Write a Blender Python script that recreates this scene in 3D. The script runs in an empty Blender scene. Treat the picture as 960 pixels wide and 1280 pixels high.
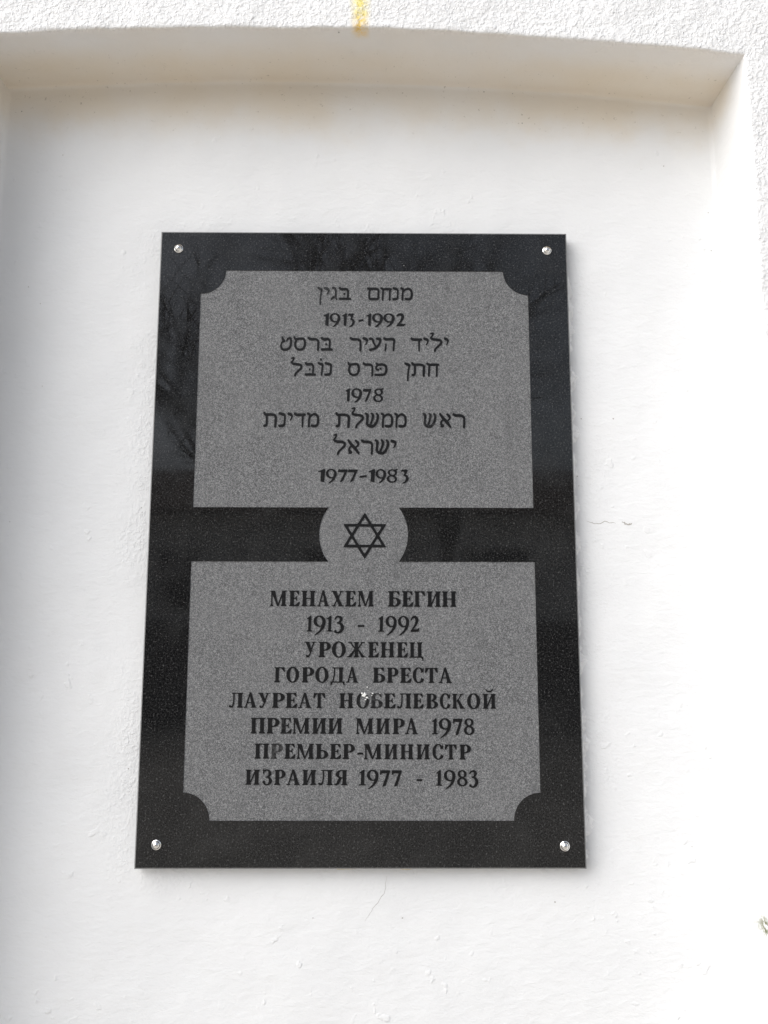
import bpy, math, random
import numpy as np
from mathutils import Vector, Matrix, noise
from mathutils.geometry import tessellate_polygon

scene = bpy.context.scene
R = math.radians
rnd = random.Random(7)

# ------------------------------------------------------------------ camera
ZC = 1.60                                   # height of the plaque's middle above the ground
F_PX = 1050.0                               # focal length in pixels of the 960x1280 photograph
PITCH, YAW, ROLL = 0.1472, 0.0071, 0.0015
CAM = Vector((0.0145, -0.7807, ZC - 0.0958))
fwd = Vector((math.sin(YAW) * math.cos(PITCH), math.cos(YAW) * math.cos(PITCH), math.sin(PITCH)))
rt0 = Vector((math.cos(YAW), -math.sin(YAW), 0))
up0 = rt0.cross(fwd)
rgt = rt0 * math.cos(ROLL) + up0 * math.sin(ROLL)
upv = up0 * math.cos(ROLL) - rt0 * math.sin(ROLL)
cam_data = bpy.data.cameras.new('camera')
cam_data.sensor_fit = 'VERTICAL'
cam_data.sensor_height = 36.0
cam_data.lens = 36.0 * F_PX / 1280.0
cam_data.clip_start = 0.02
cam_data.clip_end = 500
cam = bpy.data.objects.new('camera', cam_data)
m = Matrix((rgt, upv, -fwd)).transposed().to_4x4()
m.translation = CAM
cam.matrix_world = m
scene.collection.objects.link(cam)
scene.camera = cam

# ------------------------------------------------------------------ light: bright overcast, stronger from the left front
SUN_ELEV, SUN_AZ = R(38), R(-55)            # azimuth from straight-on to the wall, negative = left
world = bpy.data.worlds.new('World')
scene.world = world
world.use_nodes = True
wn = world.node_tree
bg = wn.nodes['Background']
sky = wn.nodes.new('ShaderNodeTexSky')
sky.sky_type = 'NISHITA'
sky.sun_disc = False
sky.sun_elevation = SUN_ELEV
# direction towards the sun
to_sun = Vector((math.sin(SUN_AZ) * math.cos(SUN_ELEV), -math.cos(SUN_AZ) * math.cos(SUN_ELEV), math.sin(SUN_ELEV)))
sky.sun_rotation = math.atan2(to_sun.x, to_sun.y)
sky.air_density = 1.0
sky.dust_density = 2.0
hs = wn.nodes.new('ShaderNodeHueSaturation')
hs.inputs['Saturation'].default_value = 0.48
wn.links.new(sky.outputs[0], hs.inputs['Color'])
wn.links.new(hs.outputs[0], bg.inputs[0])
bg.inputs[1].default_value = 0.072
sun_data = bpy.data.lights.new('sun', 'SUN')
sun_data.energy = 1.5
sun_data.angle = R(70)
sun_data.color = (1.0, 0.998, 0.994)
sun = bpy.data.objects.new('sun', sun_data)
sun.rotation_euler = (-to_sun).to_track_quat('-Z', 'Y').to_euler()
sun.location = to_sun * 6 + Vector((0, 0, ZC))
scene.collection.objects.link(sun)

vs = scene.view_settings
vs.view_transform = 'Standard'
vs.look = 'None'
vs.exposure = 1.09
vs.gamma = 1.0
vs.use_curve_mapping = False
scene.cycles.max_bounces = 10
scene.cycles.diffuse_bounces = 6

# ------------------------------------------------------------------ helpers
col = scene.collection


def ray(px, py):
    return rgt * ((px - 480) / F_PX) - upv * ((py - 640) / F_PX) + fwd


def at(px, py, Y=0.0):
    """photo pixel -> point on the plane y = Y (the wall or plaque plane it lies on)"""
    d = ray(px, py)
    t = (Y - CAM.y) / d.y
    return CAM + d * t


def link(o, parent=None):
    col.objects.link(o)
    if parent is not None:
        o.parent = parent
        o.matrix_parent_inverse = parent.matrix_world.inverted()
    return o


def mesh_obj(name, verts, faces, mat, parent=None, smooth=False):
    me = bpy.data.meshes.new(name)
    me.from_pydata([tuple(v) for v in verts], [], faces)
    me.update()
    if mat:
        me.materials.append(mat)
    if smooth:
        for p in me.polygons:
            p.use_smooth = True
    return link(bpy.data.objects.new(name, me), parent)


def new_mat(name):
    mt = bpy.data.materials.new(name)
    mt.use_nodes = True
    nt = mt.node_tree
    return mt, nt, nt.nodes['Principled BSDF']


class N:
    """small node-graph helper"""
    def __init__(self, nt):
        self.nt = nt

    def node(self, t, **kw):
        n = self.nt.nodes.new(t)
        for k, v in kw.items():
            setattr(n, k, v)
        return n

    def link(self, a, b):
        self.nt.links.new(a, b)

    def val(self, sock, v):
        if hasattr(v, 'is_linked') or isinstance(v, bpy.types.NodeSocket):
            self.link(v, sock)
        else:
            sock.default_value = v

    def math(self, op, a, b=None, c=None, clamp=False):
        n = self.node('ShaderNodeMath', operation=op, use_clamp=clamp)
        for i, v in enumerate((a, b, c)):
            if v is not None:
                self.val(n.inputs[i], v)
        return n.outputs[0]

    def noise(self, vec, scale, detail=2, rough=.5, dist=0.0):
        n = self.node('ShaderNodeTexNoise')
        self.link(vec, n.inputs['Vector'])
        n.inputs['Scale'].default_value = scale
        n.inputs['Detail'].default_value = detail
        n.inputs['Roughness'].default_value = rough
        n.inputs['Distortion'].default_value = dist
        return n.outputs[0]

    def voro(self, vec, scale):
        n = self.node('ShaderNodeTexVoronoi')
        self.link(vec, n.inputs['Vector'])
        n.inputs['Scale'].default_value = scale
        return n

    def ramp(self, v, a, b, lo=0.0, hi=1.0):
        n = self.node('ShaderNodeMapRange', interpolation_type='SMOOTHSTEP')
        self.val(n.inputs['Value'], v)
        n.inputs['From Min'].default_value = a
        n.inputs['From Max'].default_value = b
        n.inputs['To Min'].default_value = lo
        n.inputs['To Max'].default_value = hi
        return n.outputs[0]

    def mix(self, f, a, b):
        n = self.node('ShaderNodeMix', data_type='RGBA')
        self.val(n.inputs[0], f)
        for s, v in ((n.inputs[6], a), (n.inputs[7], b)):
            if isinstance(v, tuple):
                s.default_value = (*v, 1) if len(v) == 3 else v
            else:
                self.link(v, s)
        return n.outputs[2]

    def bump(self, h, dist, strength=1.0, normal=None):
        n = self.node('ShaderNodeBump')
        self.link(h, n.inputs['Height'])
        n.inputs['Distance'].default_value = dist
        n.inputs['Strength'].default_value = strength
        if normal is not None:
            self.link(normal, n.inputs['Normal'])
        return n.outputs[0]


def pos_nodes(g):
    geo = g.node('ShaderNodeNewGeometry')
    sep = g.node('ShaderNodeSeparateXYZ')
    g.link(geo.outputs['Position'], sep.inputs[0])
    return geo.outputs['Position'], sep.outputs[0], sep.outputs[1], sep.outputs[2]


# ------------------------------------------------------------------ dimensions
PW, PH = 0.40, 0.598                        # plaque
WALL_Y = 0.013                              # back of the niche (plaque front lies at y = 0)
FRONT_Y = -0.065                            # face of the wall around the niche
NL, NR = -0.3686, 0.3582                     # niche jambs


def soffit_z(x):
    # hand-plastered soffit: a slightly crooked, bowed line through three measured points
    (x0, z0), (x1, z1), (x2, z2) = (-.3686, .4616), (-.005, .471), (.358, .4467)
    x = max(-.6, min(.6, x))
    return ZC + (z0 * (x - x1) * (x - x2) / ((x0 - x1) * (x0 - x2)) + z1 * (x - x0) * (x - x2) / ((x1 - x0) * (x1 - x2))
                 + z2 * (x - x0) * (x - x1) / ((x2 - x0) * (x2 - x1)))


# ------------------------------------------------------------------ materials
def plaster_material():
    mt, nt, bs = new_mat('white_limewash_plaster')
    g = N(nt)
    P, X, Y, Z = pos_nodes(g)
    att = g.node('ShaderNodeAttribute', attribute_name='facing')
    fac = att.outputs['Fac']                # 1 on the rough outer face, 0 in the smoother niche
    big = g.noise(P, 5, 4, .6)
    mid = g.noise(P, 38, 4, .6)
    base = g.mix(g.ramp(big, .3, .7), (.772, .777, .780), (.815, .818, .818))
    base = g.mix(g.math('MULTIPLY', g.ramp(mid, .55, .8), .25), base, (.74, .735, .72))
    base = g.mix(fac, base, (.875, .873, .868))   # outer stucco lightened: its stronger sky light is painted into the colour
    # ochre dirt and painted warm bounce with a ragged lower edge where the soffit meets the back of the niche
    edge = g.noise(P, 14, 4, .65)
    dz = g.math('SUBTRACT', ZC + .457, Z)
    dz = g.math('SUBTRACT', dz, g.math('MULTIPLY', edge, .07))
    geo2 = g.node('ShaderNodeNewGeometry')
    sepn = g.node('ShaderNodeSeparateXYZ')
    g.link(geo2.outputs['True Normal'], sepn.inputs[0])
    under_bounce = g.math('MULTIPLY', g.ramp(sepn.outputs[2], -.5, -.9), g.ramp(g.noise(P, 11, 4, .6), .2, .7, .35, .8))
    base = g.mix(g.math('MULTIPLY', under_bounce, .55), base, (.80, .70, .56))  # warm light from the ground painted onto downward-facing plaster
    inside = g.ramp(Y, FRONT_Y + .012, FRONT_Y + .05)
    stain_bounce = g.math('MULTIPLY', g.ramp(dz, .03, -.03), inside)
    stain_bounce = g.math('MULTIPLY', stain_bounce, g.ramp(g.noise(P, 7, 3, .6), .25, .75, .35, 1.0))
    base = g.mix(g.math('MULTIPLY', stain_bounce, .52), base, (.72, .60, .42))
    spk = g.math('MULTIPLY', g.ramp(g.noise(P, 210, 3, .7), .64, .74), g.ramp(dz, .02, -.02))
    base = g.mix(g.math('MULTIPLY', g.math('MULTIPLY', spk, inside), .5), base, (.30, .26, .20))
    # rust run on the outer face above the niche
    rx = at(450, 20, FRONT_Y).x
    wob = g.math('MULTIPLY', g.math('SUBTRACT', g.noise(P, 30, 2), .5), .008)
    dx = g.math('ABSOLUTE', g.math('ADD', g.math('SUBTRACT', X, rx), wob))
    run = g.math('MULTIPLY', g.ramp(dx, .0115, .0015), g.ramp(Z, ZC + .453, ZC + .467))
    run = g.math('MULTIPLY', run, g.ramp(Y, FRONT_Y + .018, FRONT_Y + .001))
    run = g.math('MULTIPLY', run, g.ramp(g.noise(P, 170, 4, .75), .32, .62, .25, 1.0))
    low = g.ramp(Z, ZC + .492, ZC + .468)
    rust = g.mix(low, (.90, .76, .20), (.84, .52, .07))
    base = g.mix(g.math('MULTIPLY', run, .95), base, rust)
    # mossy grime in the right-hand corner
    _d = ray(958, 1158)
    c = CAM + _d * ((NR - CAM.x) / _d.x)
    vd = g.node('ShaderNodeVectorMath', operation='DISTANCE')
    g.link(P, vd.inputs[0])
    vd.inputs[1].default_value = c
    mo = g.math('MULTIPLY', g.ramp(vd.outputs['Value'], .014, .003), g.ramp(g.noise(P, 240, 4, .7), .36, .55))
    base = g.mix(mo, base, (.16, .16, .09))
    # little dark pin-holes
    v = g.voro(P, 42)
    sepc = g.node('ShaderNodeSeparateColor')
    g.link(v.outputs['Color'], sepc.inputs[0])
    hole = g.math('MULTIPLY', g.ramp(v.outputs['Distance'], .045, .02), g.math('GREATER_THAN', sepc.outputs[0], .99))
    base = g.mix(g.math('MULTIPLY', hole, .75), base, (.16, .15, .13))
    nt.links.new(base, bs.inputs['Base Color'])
    bs.inputs['Roughness'].default_value = .85
    bs.inputs['Specular IOR Level'].default_value = .25
    # relief
    grain = g.noise(P, 330, 3, .6)
    lumps = g.noise(P, 190, 4, .65)
    rough_h = g.math('ADD', g.math('MULTIPLY', g.ramp(grain, .4, .75), .34), g.math('MULTIPLY', g.math('MULTIPLY', lumps, g.ramp(mid, .3, .65, .35, 1.0)), .62))
    brush = g.node('ShaderNodeMapping')
    brush.inputs['Scale'].default_value = (1, 1, 2.2)
    brush.inputs['Rotation'].default_value = (0, R(25), 0)
    g.link(P, brush.inputs[0])
    sm = g.noise(brush.outputs[0], 70, 4, .6, .4)
    blister = g.ramp(g.noise(P, 90, 2, .5), .63, .74)
    patch = g.ramp(g.noise(P, 9, 2), .42, .62)
    smooth_h = g.math('ADD', g.math('MULTIPLY', sm, .30), g.math('MULTIPLY', g.math('MULTIPLY', blister, patch), .2))
    smooth_h = g.math('ADD', smooth_h, g.math('MULTIPLY', grain, .06))
    smooth_h = g.math('SUBTRACT', smooth_h, g.math('MULTIPLY', hole, .8))
    mh = g.node('ShaderNodeMix', data_type='FLOAT')
    # trowelled, grainier plaster close around the slab
    nearx = g.ramp(g.math('ABSOLUTE', X), PW / 2 + .05, PW / 2 + .004)
    nearz = g.ramp(g.math('ABSOLUTE', g.math('SUBTRACT', Z, ZC)), PH / 2 + .04, PH / 2 - .01)
    near = g.math('MULTIPLY', g.math('MULTIPLY', nearx, nearz), g.ramp(g.noise(P, 18, 3, .6), .35, .7, .05, .6))
    g.link(g.math('MAXIMUM', fac, near), mh.inputs[0])
    g.link(smooth_h, mh.inputs[2])
    g.link(rough_h, mh.inputs[3])
    nt.links.new(g.bump(mh.outputs[0], .0022), bs.inputs['Normal'])
    return mt


def granite_nodes(g):
    tc = g.node('ShaderNodeTexCoord')
    geo = g.node('ShaderNodeNewGeometry')
    return geo.outputs['Position']


def polished_granite():
    mt, nt, bs = new_mat('polished_black_granite')
    g = N(nt)
    P = granite_nodes(g)
    fine = g.noise(P, 620, 3, .75)
    fleck = g.ramp(g.noise(P, 560, 2, .8), .56, .70)
    cloud = g.noise(P, 26, 4, .65)
    c = g.mix(g.ramp(fine, .35, .7), (.003, .0032, .0035), (.020, .020, .020))
    c = g.mix(g.math('MULTIPLY', fleck, .6), c, (.12, .12, .118))
    c = g.mix(g.math('MULTIPLY', g.ramp(cloud, .45, .8), .35), c, (.035, .035, .035))
    v = g.voro(P, 75)
    sc = g.node('ShaderNodeSeparateColor')
    g.link(v.outputs['Color'], sc.inputs[0])
    dust = g.math('MULTIPLY', g.ramp(v.outputs['Distance'], .05, .02), g.math('GREATER_THAN', sc.outputs[0], .93))
    c = g.mix(g.math('MULTIPLY', dust, .7), c, (.4, .4, .38))
    nt.links.new(c, bs.inputs['Base Color'])
    r = g.ramp(g.noise(P, 13, 5, .7), .35, .75, .015, .10)
    nt.links.new(r, bs.inputs['Roughness'])
    film = g.ramp(g.noise(P, 24, 5, .65, .6), .35, .68, .38, .52)
    nt.links.new(film, bs.inputs['Specular IOR Level'])
    bs.inputs['IOR'].default_value = 1.5
    return mt


def frosted_granite():
    mt, nt, bs = new_mat('sandblasted_grey_granite')
    g = N(nt)
    P = granite_nodes(g)
    a = g.noise(P, 1300, 2, .8)
    b = g.noise(P, 420, 3, .65)
    big = g.noise(P, 14, 4, .6)
    sn = g.node('ShaderNodeVectorMath', operation='SNAP')
    g.link(P, sn.inputs[0])
    sn.inputs[1].default_value = (.0007, .01, .0007)
    wt = g.node('ShaderNodeTexWhiteNoise')
    g.link(sn.outputs[0], wt.inputs[0])
    s = g.math('ADD', g.math('MULTIPLY', a, .46), g.math('MULTIPLY', b, .26))
    s = g.math('ADD', s, g.math('MULTIPLY', wt.outputs['Value'], .28))
    c = g.mix(g.ramp(s, .35, .65), (.075, .076, .078), (.222, .224, .227))
    c = g.mix(g.math('MULTIPLY', g.ramp(s, .58, .72), .6), c, (.40, .40, .395))
    mp = g.node('ShaderNodeMapping')
    mp.inputs['Scale'].default_value = (1, 1, .12)
    g.link(P, mp.inputs[0])
    streak = g.ramp(g.noise(mp.outputs[0], 60, 4, .65), .45, .75, 0, .30)
    c = g.mix(streak, c, (.085, .086, .088))
    c = g.mix(g.ramp(big, .3, .7, .0, .22), c, (.20, .20, .20))
    nt.links.new(c, bs.inputs['Base Color'])
    bs.inputs['Roughness'].default_value = .75
    bs.inputs['Specular IOR Level'].default_value = .3
    nt.links.new(g.bump(s, .0004, .6), bs.inputs['Normal'])
    return mt


def letter_material():
    mt, nt, bs = new_mat('black_granite_lettering')
    g = N(nt)
    P = granite_nodes(g)
    s = g.noise(P, 800, 3, .7)
    c = g.mix(g.ramp(s, .35, .72), (.004, .004, .0045), (.017, .017, .018))
    w = g.node('ShaderNodeAttribute', attribute_name='wear', attribute_type='OBJECT')
    wear = w.outputs['Fac']
    k = g.math('SUBTRACT', g.noise(P, 330, 3, .7), g.math('SUBTRACT', 1.0, wear))
    k = g.math('MULTIPLY', g.ramp(k, -.25, .25), .85)
    k = g.math('MAXIMUM', k, g.ramp(g.noise(P, 260, 4, .7), .66, .78, 0, .35))
    c = g.mix(k, c, (.105, .105, .106))
    nt.links.new(c, bs.inputs['Base Color'])
    bs.inputs['Roughness'].default_value = .35
    bs.inputs['Specular IOR Level'].default_value = .22
    return mt


def simple(name, c, rough, metal=0.0, var=0.0, scale=200):
    mt, nt, bs = new_mat(name)
    g = N(nt)
    P = granite_nodes(g)
    n = g.noise(P, scale, 3, .6)
    lo = tuple(max(0, x * (1 - var)) for x in c)
    hi = tuple(min(1, x * (1 + var)) for x in c)
    nt.links.new(g.mix(n, lo, hi), bs.inputs['Base Color'])
    bs.inputs['Roughness'].default_value = rough
    bs.inputs['Metallic'].default_value = metal
    return mt


M_plaster = plaster_material()
M_polish = polished_granite()
M_frost = frosted_granite()
M_letter = letter_material()
M_chrome = simple('chromed_steel', (.80, .79, .77), .16, 1.0, .06, 900)
M_white_spot = simple('white_lime_spatter', (.78, .78, .76), .8, 0, .12, 900)
M_crack = simple('dusty_crack', (.42, .40, .37), .9, 0, .3, 600)
M_mortar = simple('pale_mortar', (.66, .60, .48), .95, 0, .16, 220)
M_edge = simple('sawn_granite_edge', (.20, .20, .20), .6, 0, .35, 700)
M_ground = simple('sandy_paving', (.47, .435, .39), .9, 0, .15, 3)

# ------------------------------------------------------------------ ground
gr = mesh_obj('ground', [(-60, -60, 0), (60, -60, 0), (60, 60, 0), (-60, 60, 0)], [(0, 1, 2, 3)], M_ground)
gr['kind'] = 'structure'

# ------------------------------------------------------------------ the wall with its niche
D = WALL_Y - FRONT_Y


def edge_profile():
    """(offset towards the niche's inside, depth behind the wall face) over a rounded arris, the reveal and a soft inner corner"""
    r1, r2 = .0028, .005
    pts = []
    for k in range(6):
        t = k / 5 * math.pi / 2
        pts.append((-r1 + r1 * math.sin(t), r1 - r1 * math.cos(t)))
    n = 16
    for k in range(1, n):
        f = k / n
        pts.append((.0012 * f, r1 + (D - r1 - r2) * f))
    for k in range(7):
        t = k / 6 * math.pi / 2
        pts.append((.0012 + r2 - r2 * math.cos(t), D - r2 + r2 * math.sin(t)))
    return pts


EP = edge_profile()


def spaced(a, b, step):
    n = max(1, int(round((b - a) / step)))
    return [a + (b - a) * k / n for k in range(n + 1)]


def build_wall():
    us = []                                  # (x, depth limit from the jambs)
    for x in spaced(-2.2, -.5, .1)[:-1] + spaced(-.5, NL - .006, .004):
        us.append((x, 0.0))
    us += [(NL + a, d) for a, d in EP]
    us += [(x, D) for x in spaced(NL + .0125, NR - .0125, .004)]
    us += [(NR - a, d) for a, d in reversed(EP)]
    for x in spaced(NR + .006, .5, .004) + spaced(.5, 2.2, .1)[1:]:
        us.append((x, 0.0))
    zt = ZC + .465
    vsq = []                                 # (z, depth limit from the soffit), downwards
    for z in spaced(ZC + .62, ZC + 1.7, .1)[::-1][:-1] + spaced(zt + .006, ZC + .62, .004)[::-1]:
        vsq.append((z, 0.0))
    vsq += [(zt - a, d) for a, d in EP]
    vsq += [(z, D) for z in spaced(ZC - .62, zt - .0125, .004)[::-1]]
    vsq += [(z, D) for z in spaced(0.0, ZC - .62, .1)[::-1][1:]]
    nu, nv = len(us), len(vsq)
    verts, fac = [], []
    for z, dv in vsq:
        for x, du in us:
            d = min(du, dv)
            w = math.exp(-((z - zt) / .12) ** 2)
            zz = z + (soffit_z(x) - zt) * w
            p = Vector((x, FRONT_Y + d, zz))
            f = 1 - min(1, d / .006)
            n1 = noise.noise_vector(p * 9)
            n2 = noise.noise_vector(p * 31 + Vector((5, 1, 2)))
            n3 = noise.noise_vector(p * 120 + Vector((1, 7, 3)))
            a1, a2, a3 = .0016, .00055 + .0003 * f, .00012 + .00040 * f
            q = p + n1 * a1 + n2 * a2 + n3 * a3
            if abs(x) > .6 or abs(z - ZC) > .7:
                q = p
            verts.append(q)
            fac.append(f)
    faces = []
    for j in range(nv - 1):
        for i in range(nu - 1):
            a = j * nu + i
            faces.append((a, a + nu, a + nu + 1, a + 1))
    root = bpy.data.objects.new('plastered_wall', None)
    root.location = (0, WALL_Y, 0)
    root['label'] = 'whitewashed plaster wall with a shallow square-headed niche around the black plaque'
    root['category'] = 'wall'
    col.objects.link(root)
    bpy.context.view_layer.update()
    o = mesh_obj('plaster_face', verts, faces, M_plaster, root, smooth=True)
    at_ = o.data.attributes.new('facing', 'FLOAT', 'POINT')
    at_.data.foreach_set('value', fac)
    # masonry body behind the plaster
    x0, x1, y0, y1, z0, z1 = -2.19, 2.19, WALL_Y + .015, WALL_Y + .35, 0, ZC + 1.69
    vv = [(x, y, z) for z in (z0, z1) for y in (y0, y1) for x in (x0, x1)]
    mesh_obj('masonry_core', vv, [(0, 1, 5, 4), (2, 6, 7, 3), (0, 4, 6, 2), (1, 3, 7, 5), (4, 5, 7, 6), (0, 2, 3, 1)], M_plaster, root)
    return root


WALL = build_wall()
from mathutils.bvhtree import BVHTree
_pf = next(c for c in WALL.children if c.name.startswith('plaster_face'))
_mw = Matrix.Identity(4)
BVH = BVHTree.FromPolygons([q.co.copy() for q in _pf.data.vertices], [tuple(q.vertices) for q in _pf.data.polygons])


def wall_y(x, z):
    hit = BVH.ray_cast(Vector((x, -.5, z)), Vector((0, 1, 0)))
    return hit[0].y if hit[0] else WALL_Y


# ------------------------------------------------------------------ the plaque
PLQ = bpy.data.objects.new('memorial_plaque', None)
PLQ.location = (0, WALL_Y, ZC - PH / 2)
PLQ['label'] = 'black granite memorial plaque with grey engraved panels and a six-pointed star'
PLQ['category'] = 'plaque'
col.objects.link(PLQ)
bpy.context.view_layer.update()

CH = .0005                                   # chamfer and depth of the sandblasting
hw, hh = PW / 2, PH / 2


def prism(name, loops, y_front, y_back, mat, parent, chamfer=0.0, back=False):
    """loops: list of closed 2-D (x, z) outlines, first the outer one, then holes; front face towards -y"""
    pts = [[Vector((x, z, 0)) for x, z in lp] for lp in loops]
    tris = tessellate_polygon(pts)
    flat = [p for lp in pts for p in lp]
    verts = [(p.x, y_front, p.y) for p in flat]
    faces = []
    for t in tris:
        a, b, c = (flat[i] for i in t)
        ar = (b.x - a.x) * (c.y - a.y) - (b.y - a.y) * (c.x - a.x)
        faces.append(tuple(t) if ar > 0 else (t[0], t[2], t[1]))
    n = len(flat)
    verts += [(p.x, y_back, p.y) for p in flat]
    k = 0
    for lp in pts:
        m_ = len(lp)
        area = sum(lp[i].x * lp[(i + 1) % m_].y - lp[(i + 1) % m_].x * lp[i].y for i in range(m_))
        hole = lp is not pts[0]
        for i in range(m_):
            a, b = k + i, k + (i + 1) % m_
            q = (a, a + n, b + n, b)
            faces.append(q if (area > 0) != hole else q[::-1])
        k += m_
    return verts, faces


# slab
vv = [(x, y, ZC + z) for y in (.0010, WALL_Y + .004) for z in (-hh, hh) for x in (-hw, hw)]
mesh_obj('stone_slab', vv, [(0, 1, 3, 2), (4, 6, 7, 5), (0, 4, 5, 1), (2, 3, 7, 6), (0, 2, 6, 4), (1, 5, 7, 3)], M_polish, PLQ)


def P2(px, py):
    p = at(px, py, 0.0)
    return (p.x, p.z)


def field_outline():
    """outline of the sandblasted field: two notched panels joined by the round boss"""
    def mean(*v):
        return sum(v) / len(v)
    # measured corners -> a symmetric figure
    ul, ur = P2(251, 365.6)[0], P2(658, 373)[0]
    ubl, ubr = P2(239.7, 632.8), P2(668.4, 636)
    ut = mean(P2(283.6, 336.8)[1], P2(628.3, 340.4)[1])
    ub = mean(ubl[1], ubr[1])
    xl = mean(ul, ubl[0], P2(238, 700)[0], P2(230.6, 991)[0])
    xr = mean(ur, ubr[0], P2(670.6, 703.8)[0], P2(674, 995.4)[0])
    lt = mean(P2(238, 700)[1], P2(670.6, 703.8)[1])
    lb = mean(P2(261.3, 1025)[1], P2(645, 1027)[1])
    r = mean(P2(283.6, 336.8)[0] - xl, ut - P2(251, 365.6)[1], xr - P2(628.3, 340.4)[0], P2(230.6, 991)[1] - lb, P2(261.3, 1025)[0] - xl)
    cx = mean(P2(398.75, 668)[0], P2(510, 668)[0])
    cr = (P2(510, 668)[0] - P2(398.75, 668)[0]) / 2
    cz = mean(ub, lt)
    pts = []

    def arc(x, z, rad, a0, a1, n=12):
        for k in range(n + 1):
            a = R(a0 + (a1 - a0) * k / n)
            pts.append((x + rad * math.cos(a), z + rad * math.sin(a)))
    arc(xl, lb, r, 90, 0)                    # bottom-left notch
    arc(xr, lb, r, 180, 90)
    pts.append((xr, lt))
    h = (ub - lt) / 2
    al = math.degrees(math.asin(h / cr))
    arc(cx, cz, cr, -al, al, 20)
    pts.append((xr, ub))
    arc(xr, ut, r, 270, 180)
    arc(xl, ut, r, 360, 270)
    pts.append((xl, ub))
    arc(cx, cz, cr, 180 - al, 180 + al, 20)
    pts.append((xl, lt))
    return pts, (cx, cz, cr)


FIELD, BOSS = field_outline()
outer = [(-hw, ZC - hh), (hw, ZC - hh), (hw, ZC + hh), (-hw, ZC + hh)]
inner = [(-hw + .001, ZC - hh + .001), (hw - .001, ZC - hh + .001), (hw - .001, ZC + hh - .001), (-hw + .001, ZC + hh - .001)]
v, f = prism('b', [inner, FIELD], 0.0, CH, M_polish, PLQ)
nf = 4 + len(FIELD)
# turn the outer side wall into a chamfer that meets the slab's edge
for i in range(4):
    v[nf + i] = (outer[i][0], CH, outer[i][1])
k0 = len(v)
v += [(x, .0010, z) for x, z in outer]
for i in range(4):
    a, b = nf + i, nf + (i + 1) % 4
    f.append((a, k0 + i, k0 + (i + 1) % 4, b))
fe = [t for t in f if all((i < 4) or (nf <= i < nf + 4) or i >= k0 for i in t)]
mesh_obj('polished_border', v, [t for t in f if t not in fe], M_polish, PLQ)
used = sorted({i for t in fe for i in t})
mesh_obj('sawn_edge', [v[i] for i in used], [tuple(used.index(i) for i in t) for t in fe], M_edge, PLQ)

v, f = prism('f', [FIELD], CH, .0009, M_frost, PLQ)
FLD = mesh_obj('sandblasted_panel', v, f[:len(f) - len(FIELD)], M_frost, PLQ)
FLD['label'] = 'grey sandblasted panel carrying the Hebrew and Russian inscriptions'

# ------------------------------------------------------------------ lettering: glyphs drawn as masks, contoured, extruded
RES = 0.5                                    # pixels per glyph unit * (cap height = 100 units)
SS = 1.0


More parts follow.
